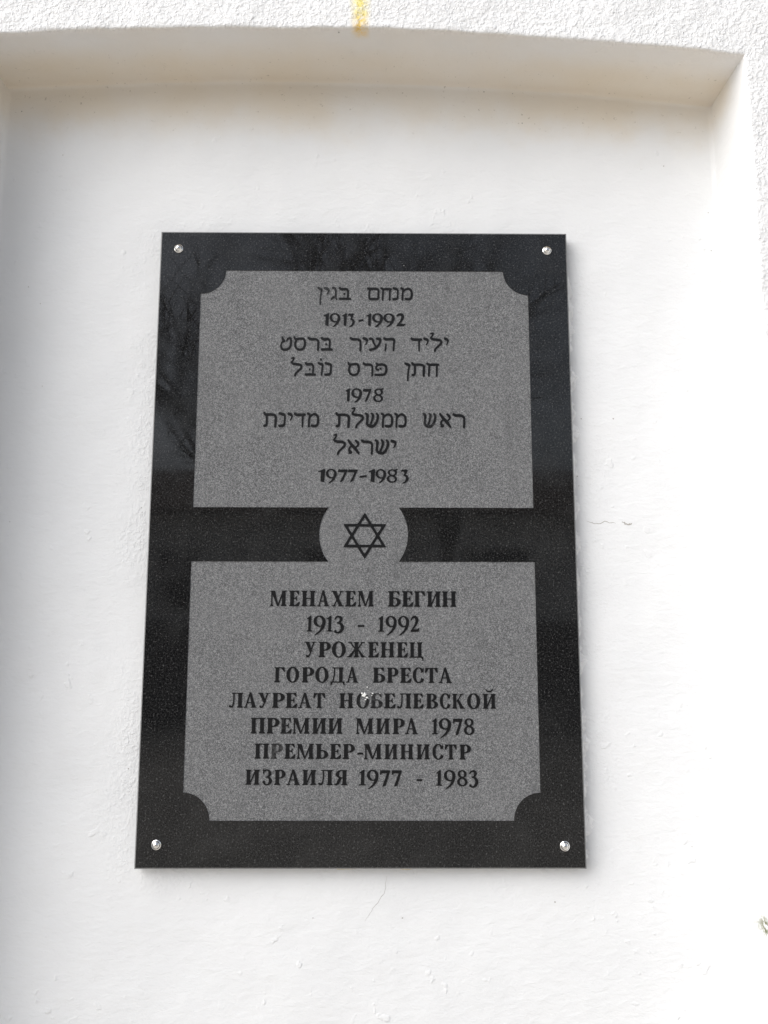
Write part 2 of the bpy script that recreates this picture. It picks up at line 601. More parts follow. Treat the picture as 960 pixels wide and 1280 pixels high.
class Glyph:
    X0, Y0, X1, Y1 = -30, -50, 150, 160

    def __init__(self):
        xs = np.arange(self.X0, self.X1, SS)
        ys = np.arange(self.Y0, self.Y1, SS)
        self.x, self.y = np.meshgrid(xs, ys)
        self.m = np.zeros(self.x.shape, bool)

    def _poly(self, pts):
        x, y = self.x, self.y
        ins = np.zeros(x.shape, bool)
        n = len(pts)
        for i in range(n):
            (x0, y0), (x1, y1) = pts[i], pts[(i + 1) % n]
            if y0 == y1:
                continue
            c = ((y0 > y) != (y1 > y)) & (x < (x1 - x0) * (y - y0) / (y1 - y0) + x0)
            ins ^= c
        return ins

    def poly(self, *pts):
        self.m |= self._poly(pts)
        return self

    def cut(self, *pts):
        self.m &= ~self._poly(pts)
        return self

    def rect(self, x0, y0, x1, y1):
        return self.poly((x0, y0), (x1, y0), (x1, y1), (x0, y1))

    def line(self, x0, y0, x1, y1, w0, w1=None):
        """butt-ended straight stroke"""
        w1 = w0 if w1 is None else w1
        dx, dy = x1 - x0, y1 - y0
        L = math.hypot(dx, dy)
        nx, ny = -dy / L, dx / L
        return self.poly((x0 + nx * w0 / 2, y0 + ny * w0 / 2), (x1 + nx * w1 / 2, y1 + ny * w1 / 2),
                         (x1 - nx * w1 / 2, y1 - ny * w1 / 2), (x0 - nx * w0 / 2, y0 - ny * w0 / 2))

    def hdiag(self, x0, y0, x1, y1, w0, w1=None):
        """diagonal of given horizontal width, cut flat top and bottom"""
        w1 = w0 if w1 is None else w1
        return self.poly((x0 - w0 / 2, y0), (x0 + w0 / 2, y0), (x1 + w1 / 2, y1), (x1 - w1 / 2, y1))

    WT = 1.0

    def pen(self, *pts):
        """round-ended stroke through (x, y, width) points, smoothed (Catmull-Rom)"""
        P = [np.array(p, float) for p in pts]
        if len(P) > 2:
            Q = []
            E = [2 * P[0] - P[1]] + P + [2 * P[-1] - P[-2]]
            for i in range(1, len(E) - 2):
                for t in np.arange(0, 1, .125):
                    a, b, c, d = E[i - 1:i + 3]
                    Q.append(.5 * (2 * b + (c - a) * t + (2 * a - 5 * b + 4 * c - d) * t * t + (3 * b - a - 3 * c + d) * t ** 3))
            Q.append(P[-1])
            P = Q
        x, y = self.x, self.y
        for a, b in zip(P[:-1], P[1:]):
            dx, dy = b[0] - a[0], b[1] - a[1]
            L2 = dx * dx + dy * dy + 1e-9
            t = np.clip(((x - a[0]) * dx + (y - a[1]) * dy) / L2, 0, 1)
            d = np.hypot(x - a[0] - t * dx, y - a[1] - t * dy)
            self.m |= d < (a[2] + (b[2] - a[2]) * t) / 2 * self.WT
        return self

    def ell(self, cx, cy, rx, ry, tx, ty, a0=None, a1=None, slant=0.0):
        """elliptic ring: outer radii rx, ry, wall tx at the sides and ty at top and bottom; optional angle range"""
        x, y = self.x - cx, self.y - cy
        o = (x / rx) ** 2 + (y / ry) ** 2 < 1
        xi = x - slant * y
        i = (xi / max(1e-6, rx - tx)) ** 2 + (y / max(1e-6, ry - ty)) ** 2 < 1
        r = o & ~i
        if a0 is not None:
            an = np.degrees(np.arctan2(y, x))
            span = (an - a0) % 360
            r &= span <= (a1 - a0)
        self.m |= r
        return self

    def dot(self, cx, cy, r, ry=None):
        self.m |= ((self.x - cx) / r) ** 2 + ((self.y - cy) / (ry or r)) ** 2 < 1
        return self

    # roman building blocks
    def serif(self, x0, x1, y, up, t=6.5):
        """bracketed slab from x0 to x1; up = +1 sits on y, -1 hangs from y"""
        self.rect(x0, min(y, y + up * t), x1, max(y, y + up * t))
        return self

    def stem(self, x, w=23, y0=0, y1=100, sb=7, st=7):
        self.rect(x, y0, x + w, y1)
        for s, y, up in ((sb, y0, 1), (st, y1, -1)):
            if s:
                self.serif(x - s, x + w + s, y, up)
                self.poly((x - s * .6, y + up * 5), (x + w + s * .6, y + up * 5), (x + w, y + up * 14), (x, y + up * 14))
        return self

    # contours
    def loops(self):
        m = self.m.astype(float)
        for _ in range(2):
            k = m.copy()
            k[1:] += m[:-1]
            k[:-1] += m[1:]
            k[:, 1:] += m[:, :-1]
            k[:, :-1] += m[:, 1:]
            m = k / 5
        h, w = m.shape
        seg = {}

        def pt(j, i, side):
            if side == 0:
                a, b = m[j, i], m[j, i + 1]
                return (i + (.5 - a) / (b - a), j)
            if side == 1:
                a, b = m[j, i + 1], m[j + 1, i + 1]
                return (i + 1, j + (.5 - a) / (b - a))
            if side == 2:
                a, b = m[j + 1, i], m[j + 1, i + 1]
                return (i + (.5 - a) / (b - a), j + 1)
            a, b = m[j, i], m[j + 1, i]
            return (i, j + (.5 - a) / (b - a))

        def key(j, i, side):
            return {0: (0, j, i), 1: (1, j, i + 1), 2: (0, j + 1, i), 3: (1, j, i)}[side]
        T = {1: [(0, 3)], 2: [(1, 0)], 3: [(1, 3)], 4: [(2, 1)], 5: [(0, 3), (2, 1)], 6: [(2, 0)], 7: [(2, 3)],
             8: [(3, 2)], 9: [(0, 2)], 10: [(1, 0), (3, 2)], 11: [(1, 2)], 12: [(3, 1)], 13: [(0, 1)], 14: [(3, 0)]}
        b = m > .5
        code = b[:-1, :-1] * 1 + b[:-1, 1:] * 2 + b[1:, 1:] * 4 + b[1:, :-1] * 8
        pts = {}
        for j, i in zip(*np.nonzero((code > 0) & (code < 15))):
            for s, e in T[int(code[j, i])]:
                ks, ke = key(j, i, s), key(j, i, e)
                pts[ks], pts[ke] = pt(j, i, s), pt(j, i, e)
                seg[ks] = ke
        out = []
        while seg:
            s = next(iter(seg))
            lp, k = [], s
            while k in seg:
                n = seg.pop(k)
                lp.append(pts[k])
                k = n
            q = np.array(lp) * SS + np.array([self.X0, self.Y0])
            q = simplify(q, .42)
            if len(q) > 3:
                out.append(q)
        return out


def simplify(p, tol):
    n = len(p)
    far = int(np.argmax(((p - p[0]) ** 2).sum(1)))

    def dp(a, b):
        if b <= a + 1:
            return []
        A, B = p[a], p[b % n]
        d = B - A
        L = math.hypot(*d) + 1e-9
        q = p[a + 1:b]
        dist = np.abs((q[:, 0] - A[0]) * d[1] - (q[:, 1] - A[1]) * d[0]) / L
        k = int(dist.argmax())
        if dist[k] < tol:
            return []
        k = a + 1 + k
        return dp(a, k) + [k] + dp(k, b)
    idx = [0] + dp(0, far) + [far] + dp(far, n)
    return p[idx]


def area2(q):
    x, y = q[:, 0], q[:, 1]
    return float((x * np.roll(y, -1) - np.roll(x, -1) * y).sum())


def inside(pt, q):
    c = False
    n = len(q)
    for i in range(n):
        x0, y0 = q[i]
        x1, y1 = q[(i + 1) % n]
        if (y0 > pt[1]) != (y1 > pt[1]) and pt[0] < (x1 - x0) * (pt[1] - y0) / (y1 - y0) + x0:
            c = not c
    return c


def cyr():
    G = {}
    S = 23

    def g(ch):
        G[ch] = Glyph()
        return G[ch]

    def E(o, x=7):
        o.stem(x, S).rect(x, 93.5, x + 52, 100).rect(x, 0, x + 54, 6.5).rect(x + S - 2, 47, x + 40, 54)
        o.poly((x + 36, 94), (x + 52, 100), (x + 54, 73), (x + 50, 73))
        o.poly((x + 30, 6), (x + 54, 0), (x + 59, 30), (x + 55, 30))
        o.poly((x + 32, 50.5), (x + 39, 68), (x + 42, 68), (x + 42, 33), (x + 39, 33))
        return o
    o = g('М')
    o.stem(5, 8, sb=7, st=0).rect(-2, 93.5, 20, 100).hdiag(15, 100, 50, 0, 27, 10).hdiag(50, 0, 86, 100, 8, 10)
    o.stem(77, S, st=0).rect(77, 93.5, 107, 100)
    E(g('Е'))
    g('Н').stem(7, S).stem(58, S).rect(28, 47, 60, 54)
    o = g('А')
    o.hdiag(44, 100, 12, 0, 12, 8).hdiag(44, 103, 73, 0, 14, 27).rect(22, 30, 60, 37).serif(-1, 26, 0, 1).serif(52, 92, 0, 1)
    o = g('Х')
    o.hdiag(18, 100, 66, 0, 26).hdiag(70, 100, 15, 0, 9).serif(-1, 38, 100, -1).serif(56, 84, 100, -1).serif(1, 29, 0, 1).serif(46, 86, 0, 1)
    o = g('Б')
    o.stem(7, S).rect(7, 93.5, 64, 100).poly((46, 95), (64, 100), (66, 73), (62, 73))
    o.ell(36, 29.5, 37, 29.5, 22, 7, -90, 90).rect(28, 52, 37, 59).rect(28, 0, 37, 7)
    o = g('Г')
    o.stem(7, S).rect(7, 93.5, 66, 100).poly((42, 95), (66, 100), (69, 68), (65, 68))
    o = g('И')
    o.stem(7, S).stem(60, S).hdiag(29, 12, 61, 88, 9)
    o = g('Й')
    o.stem(7, S).stem(60, S).hdiag(29, 12, 61, 88, 9)
    o.pen((23, 127, 9), (31, 118, 9), (45, 114, 10), (59, 118, 9), (67, 127, 9))
    o = g('У')
    o.hdiag(17, 100, 45, 36, 26, 20).hdiag(66, 100, 34, 10, 9).pen((35, 14, 9), (27, 3, 10), (17, 4, 12)).dot(16, 7, 8).serif(-2, 36, 100, -1).serif(52, 82, 100, -1)
    o = g('Р')
    o.stem(7, S, st=5).rect(5, 93.5, 40, 100).ell(36, 71, 34, 29, 22, 7, -90, 90).rect(28, 42, 37, 49)
    g('О').ell(41, 50, 42, 53, 23, 7)
    o = g('Ж')
    o.stem(51, S).hdiag(18, 100, 56, 50, 11, 10).hdiag(107, 100, 69, 50, 11, 10).hdiag(54, 54, 13, 0, 12, 25).hdiag(71, 54, 112, 0, 12, 25)
    o.serif(2, 32, 100, -1).serif(93, 123, 100, -1).serif(-5, 30, 0, 1).serif(95, 130, 0, 1)
    o = g('Ц')
    o.stem(7, S, sb=0).stem(57, S, sb=0).rect(0, 0, 90, 7).poly((78, 7), (92, 7), (92, -23), (88, -23), (82, -6), (76, 0))
    o = g('Д')
    o.stem(56, S, sb=0).rect(12, 93.5, 84, 100).rect(0, 0, 92, 7).poly((22, 96), (30, 96), (28, 50), (20, 6), (11, 6), (20, 50))
    o.poly((0, 7), (0, -20), (5, -20), (14, 0), (20, 7)).poly((92, 7), (92, -20), (87, -20), (78, 0), (72, 7))
    o = g('С')
    o.ell(42, 50, 42, 53, 23, 7, 38, 322).poly((70, 84), (74, 103), (77, 103), (77, 68), (72, 68), (60, 84)).pen((60, 5, 7), (70, 12, 9), (77, 26, 6))
    o = g('Т')
    o.stem(30, S, st=0).rect(0, 93.5, 83, 100).poly((0, 100), (24, 95), (6, 66), (-2, 66)).poly((83, 100), (59, 95), (77, 66), (85, 66))
    o = g('Л')
    o.stem(58, S).rect(16, 93.5, 84, 100).poly((26, 96), (34, 96), (33, 40), (30, 18), (21, 18), (25, 40)).pen((26, 22, 9), (20, 6, 10), (8, 5, 9)).dot(6, 9, 8)
    o = g('В')
    o.stem(7, S, sb=5, st=5).rect(5, 93.5, 38, 100).rect(5, 0, 38, 6.5).ell(34, 75, 31, 25, 20, 6.5, -90, 90).ell(36, 26, 37, 26.5, 22, 6.5, -90, 90).rect(28, 47, 38, 53)
    o = g('К')
    o.stem(7, S).hdiag(72, 100, 34, 46, 9).hdiag(40, 60, 76, 0, 20, 27).serif(54, 84, 100, -1).serif(56, 96, 0, 1)
    o = g('П')
    o.stem(7, S).stem(58, S).rect(7, 93.5, 81, 100)
    o = g('Ь')
    o.stem(7, S).ell(36, 29.5, 37, 29.5, 22, 7, -90, 90).rect(28, 52, 37, 59).rect(28, 0, 37, 7)
    o = g('З')
    o.ell(28, 75, 31, 27, 20, 7, -90, 130).ell(28, 26, 36, 29, 22, 7, -135, 90).rect(18, 48, 30, 55).poly((2, 104), (5, 104), (14, 90), (6, 72), (1, 72)).dot(8, 18, 10)
    o = g('Я')
    o.stem(54, S, st=5).rect(46, 93.5, 79, 100).ell(48, 72, 38, 28, 22, 7, 90, 270).rect(46, 44, 56, 51).pen((40, 46, 18), (28, 22, 19), (18, 6, 12), (4, 4, 8))
    # old-style slanted figures
    o = g('1')
    o.poly((17, 0), (40, 0), (44, 100), (36, 103), (8, 84), (4, 78), (20, 80)).rect(4, 0, 54, 7)
    o = g('9')
    o.ell(38, 66, 38, 37, 20, 8, slant=-.12).poly((58, 92), (76, 70), (76, 52), (66, 20), (44, -6), (12, -26), (8, -23), (36, 4), (52, 34), (55, 60))
    o = g('3')
    o.pen((10, 84, 9), (24, 96, 10), (42, 94, 16), (50, 80, 20), (40, 62, 12), (24, 55, 7)).pen((24, 56, 8), (46, 50, 16), (58, 28, 23), (50, 4, 19), (30, -8, 11), (10, -4, 10)).dot(12, 1, 9)
    o.poly((4, 76), (10, 76), (22, 96), (16, 100))
    o = g('2')
    o.pen((8, 78, 9), (20, 94, 13), (38, 95, 18), (48, 76, 22), (40, 48, 16), (22, 22, 10), (8, 6, 8)).poly((2, 0), (60, 0), (66, 24), (58, 24), (52, 17), (14, 17))
    o = g('7')
    o.poly((0, 100), (64, 100), (64, 92), (36, -2), (14, -8), (44, 80), (12, 80), (6, 70), (0, 70))
    o = g('8')
    o.ell(35, 77, 31, 26, 17, 8, slant=-.1).ell(35, 25, 36, 30, 19, 9, slant=-.1)
    g('-').rect(0, 30, 38, 43)
    return G


def heb_digits():
    G = {}

    def g(ch):
        G[ch] = Glyph()
        return G[ch]
    g('1').poly((14, 4), (34, -2), (40, 100), (34, 104), (8, 88), (0, 84), (2, 78), (16, 80))
    o = g('9')
    o.ell(42, 66, 44, 38, 21, 10, slant=-.15).poly((66, 94), (86, 72), (84, 50), (70, 20), (46, -2), (24, -10), (22, -6), (44, 14), (60, 40), (62, 62))
    o = g('3')
    o.poly((2, 78), (8, 96), (20, 104), (30, 94), (46, 104), (60, 96), (38, 62), (24, 58), (24, 52), (30, 52), (36, 60), (26, 84), (14, 86))
    o.pen((38, 92, 20), (44, 80, 16), (34, 60, 11)).pen((32, 56, 12), (50, 46, 20), (54, 26, 22), (40, 4, 14), (18, -8, 7))
    o = g('2')
    o.pen((6, 84, 12), (22, 94, 18), (44, 94, 22), (54, 76, 24), (42, 46, 18), (24, 22, 12), (8, 6, 8)).poly((0, 0), (62, -2), (78, 16), (66, 18), (14, 18))
    g('7').poly((0, 80), (10, 104), (22, 98), (82, 100), (84, 94), (46, 12), (30, 0), (20, 0), (58, 78), (20, 78))
    o = g('8')
    o.ell(44, 76, 36, 27, 18, 9, slant=-.2).ell(40, 26, 40, 30, 18, 10, slant=-.2).pen((62, 92, 16), (82, 102, 8))
    g('-').poly((0, 34), (6, 50), (50, 56), (46, 40))
    return G


def heb():
    """square Hebrew book hand, letter body 100 units high"""
    G = {}

    def g(ch):
        G[ch] = Glyph()
        return G[ch]
    Glyph.WT = 1.02
    o = g('א')
    o.pen((8, 94, 17), (30, 66, 21), (60, 36, 22), (84, 6, 15)).pen((62, 92, 16), (78, 78, 20), (80, 62, 13), (62, 46, 10)).pen((36, 58, 11), (18, 44, 13), (14, 26, 16), (28, 12, 18), (12, 6, 9))
    o = g('ב')
    o.pen((4, 93, 19), (22, 84, 20), (58, 86, 19), (76, 72, 18), (76, 40, 16), (74, 14, 17)).pen((6, 8, 18), (50, 9, 18), (96, 8, 17)).dot(44, 47, 9)
    o = g('ג')
    o.pen((22, 94, 18), (42, 90, 20), (50, 72, 16), (50, 40, 15), (56, 8, 14)).pen((48, 28, 14), (26, 20, 16), (8, 8, 16)).pen((44, 22, 14), (60, 6, 13))
    o = g('ד')
    o.pen((4, 92, 20), (20, 85, 20), (60, 85, 19), (90, 86, 17)).pen((72, 86, 17), (70, 40, 15), (70, 2, 13))
    o = g('ה')
    o.pen((4, 92, 19), (20, 86, 19), (60, 87, 18), (84, 82, 18), (82, 40, 15), (80, 2, 13)).pen((18, 48, 12), (16, 20, 13), (12, 2, 12))
    o = g('ו')
    o.pen((4, 94, 18), (24, 86, 20), (42, 82, 19), (38, 40, 16), (34, 4, 14)).dot(26, 122, 10)
    o = g('ח')
    o.pen((4, 94, 17), (22, 86, 18), (60, 87, 18), (92, 86, 17)).pen((22, 84, 15), (18, 40, 16), (16, 2, 15)).pen((82, 86, 17), (80, 40, 15), (79, 2, 14))
    o = g('ט')
    o.pen((18, 98, 14), (20, 84, 18), (34, 70, 17), (16, 62, 12), (6, 36, 14), (18, 10, 18), (50, 6, 18), (80, 22, 17), (90, 60, 17), (84, 90, 17), (62, 86, 14), (54, 70, 10))
    o = g('י')
    o.pen((6, 92, 20), (24, 88, 22), (40, 80, 20), (38, 62, 13), (24, 46, 8))
    o = g('ל')
    o.pen((8, 130, 9), (26, 134, 12), (22, 116, 11), (10, 98, 14), (24, 88, 19), (60, 84, 18), (84, 76, 17), (84, 56, 17), (64, 36, 15), (44, 16, 14), (38, 0, 15))
    o = g('מ')
    o.pen((4, 94, 17), (18, 84, 18), (14, 50, 15), (12, 4, 15)).pen((18, 66, 11), (36, 84, 14), (60, 90, 17), (82, 74, 18), (86, 42, 18), (80, 16, 17), (62, 8, 18), (36, 10, 17))
    o = g('ם')
    o.pen((2, 92, 16), (20, 88, 20), (60, 89, 18), (86, 82, 18), (88, 50, 16), (84, 12, 17), (50, 8, 18), (18, 10, 18), (12, 40, 14), (18, 80, 15))
    o = g('נ')
    o.pen((8, 94, 18), (34, 88, 20), (52, 80, 17), (52, 44, 16), (46, 14, 18), (24, 8, 18), (6, 8, 17))
    o = g('ן')
    o.pen((4, 94, 17), (20, 88, 20), (40, 82, 18), (34, 50, 15), (28, 6, 15), (26, -34, 13))
    o = g('ס')
    o.pen((4, 98, 15), (14, 84, 18), (50, 88, 17), (80, 84, 18), (90, 52, 18), (78, 16, 17), (48, 6, 17), (20, 18, 16), (10, 50, 16), (22, 78, 14))
    o = g('ע')
    o.pen((6, 90, 19), (24, 84, 18), (34, 56, 14), (48, 34, 14)).pen((58, 90, 18), (82, 86, 19), (78, 60, 17), (62, 32, 16), (38, 16, 17), (6, 6, 16))
    o = g('פ')
    o.pen((14, 94, 14), (26, 84, 18), (60, 86, 18), (86, 74, 18), (90, 44, 18), (80, 16, 18), (50, 8, 18), (6, 8, 17)).pen((22, 84, 14), (10, 62, 14), (14, 48, 15), (28, 46, 14)).dot(46, 54, 9)
    o = g('ר')
    o.pen((4, 93, 19), (20, 85, 19), (56, 84, 18), (78, 72, 17), (80, 40, 16), (78, 2, 15))
    o = g('ש')
    o.pen((4, 96, 14), (16, 84, 19), (14, 50, 16), (14, 22, 18), (34, 8, 19), (58, 10, 19), (80, 40, 17), (88, 80, 17), (78, 96, 13)).pen((44, 97, 13), (54, 82, 18), (48, 50, 15), (34, 16, 15))
    o = g('ת')
    o.pen((4, 98, 15), (14, 86, 18), (54, 86, 18), (80, 76, 17), (82, 40, 16), (80, 2, 15)).pen((22, 82, 14), (22, 44, 15), (20, 14, 15), (8, 8, 19))
    Glyph.WT = 1.0
    return G


GLY = {'c': cyr(), 'd': heb_digits(), 'h': heb()}
CACHE = {}
LET_BACK = CH + .0003


def glyph_mesh(kind, ch):
    """mesh in glyph units (x right, z up, front at y = 0, thickness 1 along +y) and its x extent"""
    if (kind, ch) in CACHE:
        return CACHE[kind, ch]
    lps = GLY[kind][ch].loops()
    outers = [q for q in lps if area2(q) > 0]
    holes = [q for q in lps if area2(q) < 0]
    if sum(abs(area2(q)) for q in outers) < sum(abs(area2(q)) for q in holes):
        outers, holes = holes, outers
    V, Fc = [], []
    for q in outers:
        mine = [hq for hq in holes if inside(hq[0], q)]
        v, f = prism('', [[tuple(p) for p in q]] + [[tuple(p) for p in hq] for hq in mine], 0.0, 1.0, None, None)
        k = len(V)
        V += v
        Fc += [tuple(i + k for i in t) for t in f]
    xs = [p[0] for p in V]
    x0, x1 = min(xs), max(xs)
    V = [(x - x0, y, z) for x, y, z in V]
    nm = 'hyphen' if ch == '-' else ('digit' if ch.isdigit() else 'letter')
    me = bpy.data.meshes.new(nm)
    me.from_pydata(V, [], Fc)
    me.update()
    me.materials.append(M_letter)
    CACHE[kind, ch] = (me, x1 - x0, nm)
    return CACHE[kind, ch]


def place(kind, ch, xa, xb, ytop, ybot, wear=0.0):
    me, w, nm = glyph_mesh(kind, ch)
    a, b = at(xa, ybot, 0), at(xb, ybot, 0)
    t = at((xa + xb) / 2, ytop, 0)
    h = t.z - (a.z + b.z) / 2
    o = bpy.data.objects.new(nm, me)
    o.location = (a.x, .0001, (a.z + b.z) / 2)
    o.scale = ((b.x - a.x) / w, LET_BACK, h / 100)
    o['wear'] = float(wear)
    link(o, FLD)
    return o


# every character where the photograph shows it: (char, left px, right px[, wear])
LINES = [
    ('h', 359, 374.8, 'מ 500.4 516.1|נ 490.4 498.2|ח 475.3 490|ם 458.5 474.3|ב 423.2 438.9|ג 413 421.6 .33|י 404.6 411.9 .38|ן 396.6 402.8 .36'),
    ('d', 392, 407.2, '1 403.9 411.2|9 411.9 425.3|1 427.2 433.5|3 434.5 443.2|- 447.9 454.2|1 457.8 464|9 465.1 478.7|9 479.2 493.3|2 495.3 507'),
    ('h', 421.5, 438.2, 'ט 349.8 364.8|ס 366.5 382.5|ר 384 399|ב 400.6 415.9|ר 436.9 451.9|י 452.8 460|ע 461 476.9|ה 478.8 494|ד 513.1 527.8|י 529 536|ל 537.5 553.1|י 555 561'),
    ('h', 453, 469.6, 'ל 363 377.9|ב 380.4 394.9|ו 396.8 404.3|נ 405.1 414.8|ס 434 449.9|ר 453 466.6|פ 468 484.3|ן 505.3 512.9|ת 513.9 531.6|ח 532.8 549.1'),
    ('d', 485.8, 501.8, '1 431.4 437.4|9 439 452.5|7 453.2 464.2|8 466.4 479.5'),
    ('h', 516, 534, 'ת 328.5 346 .2|נ 347.6 357 .2|י 359 365.6 .2|ד 366.9 382 .2|מ 383.3 398.9|ת 418.9 437.6|ל 439 454.8|ש 455.8 473.8 .25|מ 475.8 491.5|מ 492.8 508.4|ש 528.1 545.8 .34|א 549 564|ר 565.6 581.8'),
    ('h', 549.4, 567.5, 'ל 416 432.3|א 434 449.4|ר 451 466.3|ש 468 486.5|י 488 495.6'),
    ('d', 586.7, 602.5, '1 397.3 406.3|9 407.2 420.6|7 421.8 434.5|7 434.6 446.9|- 448.8 458.5|1 460.4 468.8|9 469.4 482.6|8 483.3 497.2|3 500.8 510.8'),
    ('c', 738.6, 758, 'М 337.4 357.8|Е 361.1 374.4|Н 376.7 393.9|А 396.4 411.2|Х 414 429.5|Е 431.6 445.1|М 447.1 466.9|Б 485 500.8|Е 502.5 516.6|Г 517.7 531.2|И 533.7 550.9|Н 552.6 570.5'),
    ('c', 770.2, 789.4, '1 383 390.3|9 391.7 406.7|1 407.8 415.8|3 417.5 430|- 447 455.3|1 472.5 480.3|9 482 495.8|9 497.5 511.3|2 513 524.2'),
    ('c', 802.4, 821.6, 'У 380.3 394.8|Р 398 413.4|О 414.8 432|Ж 433.5 457.2|Е 460 473.6|Н 475.7 493|Е 496 509.9|Ц 511.7 529'),
    ('c', 834.3, 853.2, 'Г 342.8 355.6|О 357.8 373.5|Р 376.9 392.3|О 394 410.3|Д 413 430.6|А 432.5 447.5|Б 466 481.3 .2|Р 483.5 498|Е 500 514.4|С 516 530|Т 531.3 547.3|А 548.3 564.8'),
    ('c', 866.5, 885.2, 'Л 285.8 303.3|А 304.5 320.5|У 322 337.2|Р 339.8 355.5|Е 356.9 371.4|А 372.5 389|Т 391.6 406.1|Н 424 441.5|О 445.5 461.2 .3|Б 462.7 478.2 .38|Е 480 494.6|Л 496.2 514|Е 516.3 529.4|В 532.9 547.5|С 549.8 563.1|К 565.3 581.5|О 584 600.3|Й 603.5 620'),
    ('c', 897.8, 917.3, 'П 313 331|Р 333 348.8|Е 350.2 364.5 .3|М 365.5 386.7|И 390 407.5|И 410 427.8|М 444.7 466.5|И 470 487.2|Р 490.8 505.8|А 506.2 522.3|1 539.8 547.4|9 548.7 563.9|7 566.4 578|8 579.9 593'),
    ('c', 930, 948.8, 'П 318 335.8|Р 338 353 .44|Е 355.3 369|М 370.6 392 .2|Ь 394.4 410|Е 412.3 426.4|Р 428.3 443.3|- 446.4 453.8|М 455 476.9|И 480.5 496.9|Н 500.3 516.7|И 520.6 537|С 540.6 554.4|Т 556.2 571|Р 574.2 588.8'),
    ('c', 962.6, 981.6, 'И 306.6 324.2|З 327.8 339.8|Р 342.5 356.6|А 357.8 374.7|И 377.7 394.8|Л 397.7 415.6|Я 417.5 434|1 448.5 457.2|9 458.6 473|7 474.9 487.5|7 489.6 502|- 520.6 527.7|1 544.8 552.8|9 555 569.3|8 571.4 584.3|3 586.6 598'),
]
for kind, yt, yb, row in LINES:
    for item in row.split('|'):
        q = item.split()
        xa, xb = float(q[1]), float(q[2])
        tilt = (((xa + xb) / 2) - 455) * .0045          # the lines run very slightly downhill in the picture
        place(kind, q[0], xa, xb, yt + tilt, yb + tilt, float(q[3]) if len(q) > 3 else 0.0)


# six-pointed star on the boss
def star():
    pts_px = {'t': (456, 640.5), 'bl': (428.8, 683.8), 'br': (483, 684.2), 'b': (455.6, 698.8), 'tl': (428.8, 655), 'tr': (483, 655.2)}
    p = {k: P2(*v) for k, v in pts_px.items()}
    gx = Glyph()
    w = p['tr'][0] - p['tl'][0]
    cx, cz = (p['tl'][0] + p['tr'][0]) / 2, (p['t'][1] + p['b'][1]) / 2
    Rr = (p['t'][1] - p['b'][1]) / 2
    k = 55 / Rr
    s = w / (2 * Rr * math.cos(R(30)))
    cg = (60, 50)
    for base in (90, 270):
        tri_o = [(cg[0] + 55 * s * math.cos(R(base + 120 * i)), cg[1] + 55 * math.sin(R(base + 120 * i))) for i in range(3)]
        tri_i = [(cg[0] + 43 * s * math.cos(R(base + 120 * i)), cg[1] + 43 * math.sin(R(base + 120 * i))) for i in range(3)]
        gx.m |= gx._poly(tri_o) & ~gx._poly(tri_i)
    lps = gx.loops()
    lps.sort(key=lambda q: -abs(area2(q)))
    v, f = prism('', [[tuple(a) for a in q] for q in lps], 0.0, 1.0, None, None)
    v = [(cx + (x - cg[0]) / k, .0001 + y * LET_BACK, cz + (z - cg[1]) / k) for x, y, z in v]
    o = mesh_obj('star_emblem', v, f, M_letter, FLD)
    o['label'] = 'black outlined six-pointed star on the round grey boss'


star()


# screw caps
def screw_cap(px, py):
    c = at(px, py, 0.0)
    K = .86
    prof = [(.0052, .0006), (.0052, -.0006), (.0049, -.0011), (.0043, -.0012), (.0041, -.0014), (.0037, -.0026), (.0029, -.0036), (.0017, -.0043), (.0006, -.0045)]
    n = 28
    v, f = [], []
    for r, y in [(a * K, b * K) for a, b in prof]:
        for k in range(n):
            a = 2 * math.pi * k / n
            v.append((c.x + r * math.cos(a), y, c.z + r * math.sin(a)))
    for j in range(len(prof) - 1):
        for k in range(n):
            a, b = j * n + k, j * n + (k + 1) % n
            f.append((a, b, b + n, a + n))
    v.append((c.x, -.0046 * K, c.z))
    for k in range(n):
        f.append(((len(prof) - 1) * n + k, (len(prof) - 1) * n + (k + 1) % n, len(v) - 1))
    mesh_obj('screw_cap', v, f, M_chrome, PLQ, smooth=True)


for c in ((223.5, 311), (683.5, 313.5), (195.5, 1056), (706, 1057.5)):
    screw_cap(*c)


# ------------------------------------------------------------------ small marks
def blob(cx, cz, rx, rz, y, h, seed, n=14):
    """low ragged dome on a plane y, bulging towards the viewer"""
    r = random.Random(seed)
    v = [(cx, y - h, cz)]
    for ring, s in ((0, .6), (1, 1.0)):
        for k in range(n):
            a = 2 * math.pi * k / n
            j = .72 + .5 * r.random()
            v.append((cx + rx * s * j * math.cos(a), y - (h * .7 if ring == 0 else -.0003), cz + rz * s * j * math.sin(a)))
    f = [(0, 1 + k, 1 + (k + 1) % n) for k in range(n)]
    f += [(1 + k, 1 + n + k, 1 + n + (k + 1) % n, 1 + (k + 1) % n) for k in range(n)]
    return v, [t[::-1] for t in f]


def merge(parts):
    V, Fc = [], []
    for v, f in parts:
        k = len(V)
        V += v
        Fc += [tuple(i + k for i in t) for t in f]
    return V, Fc


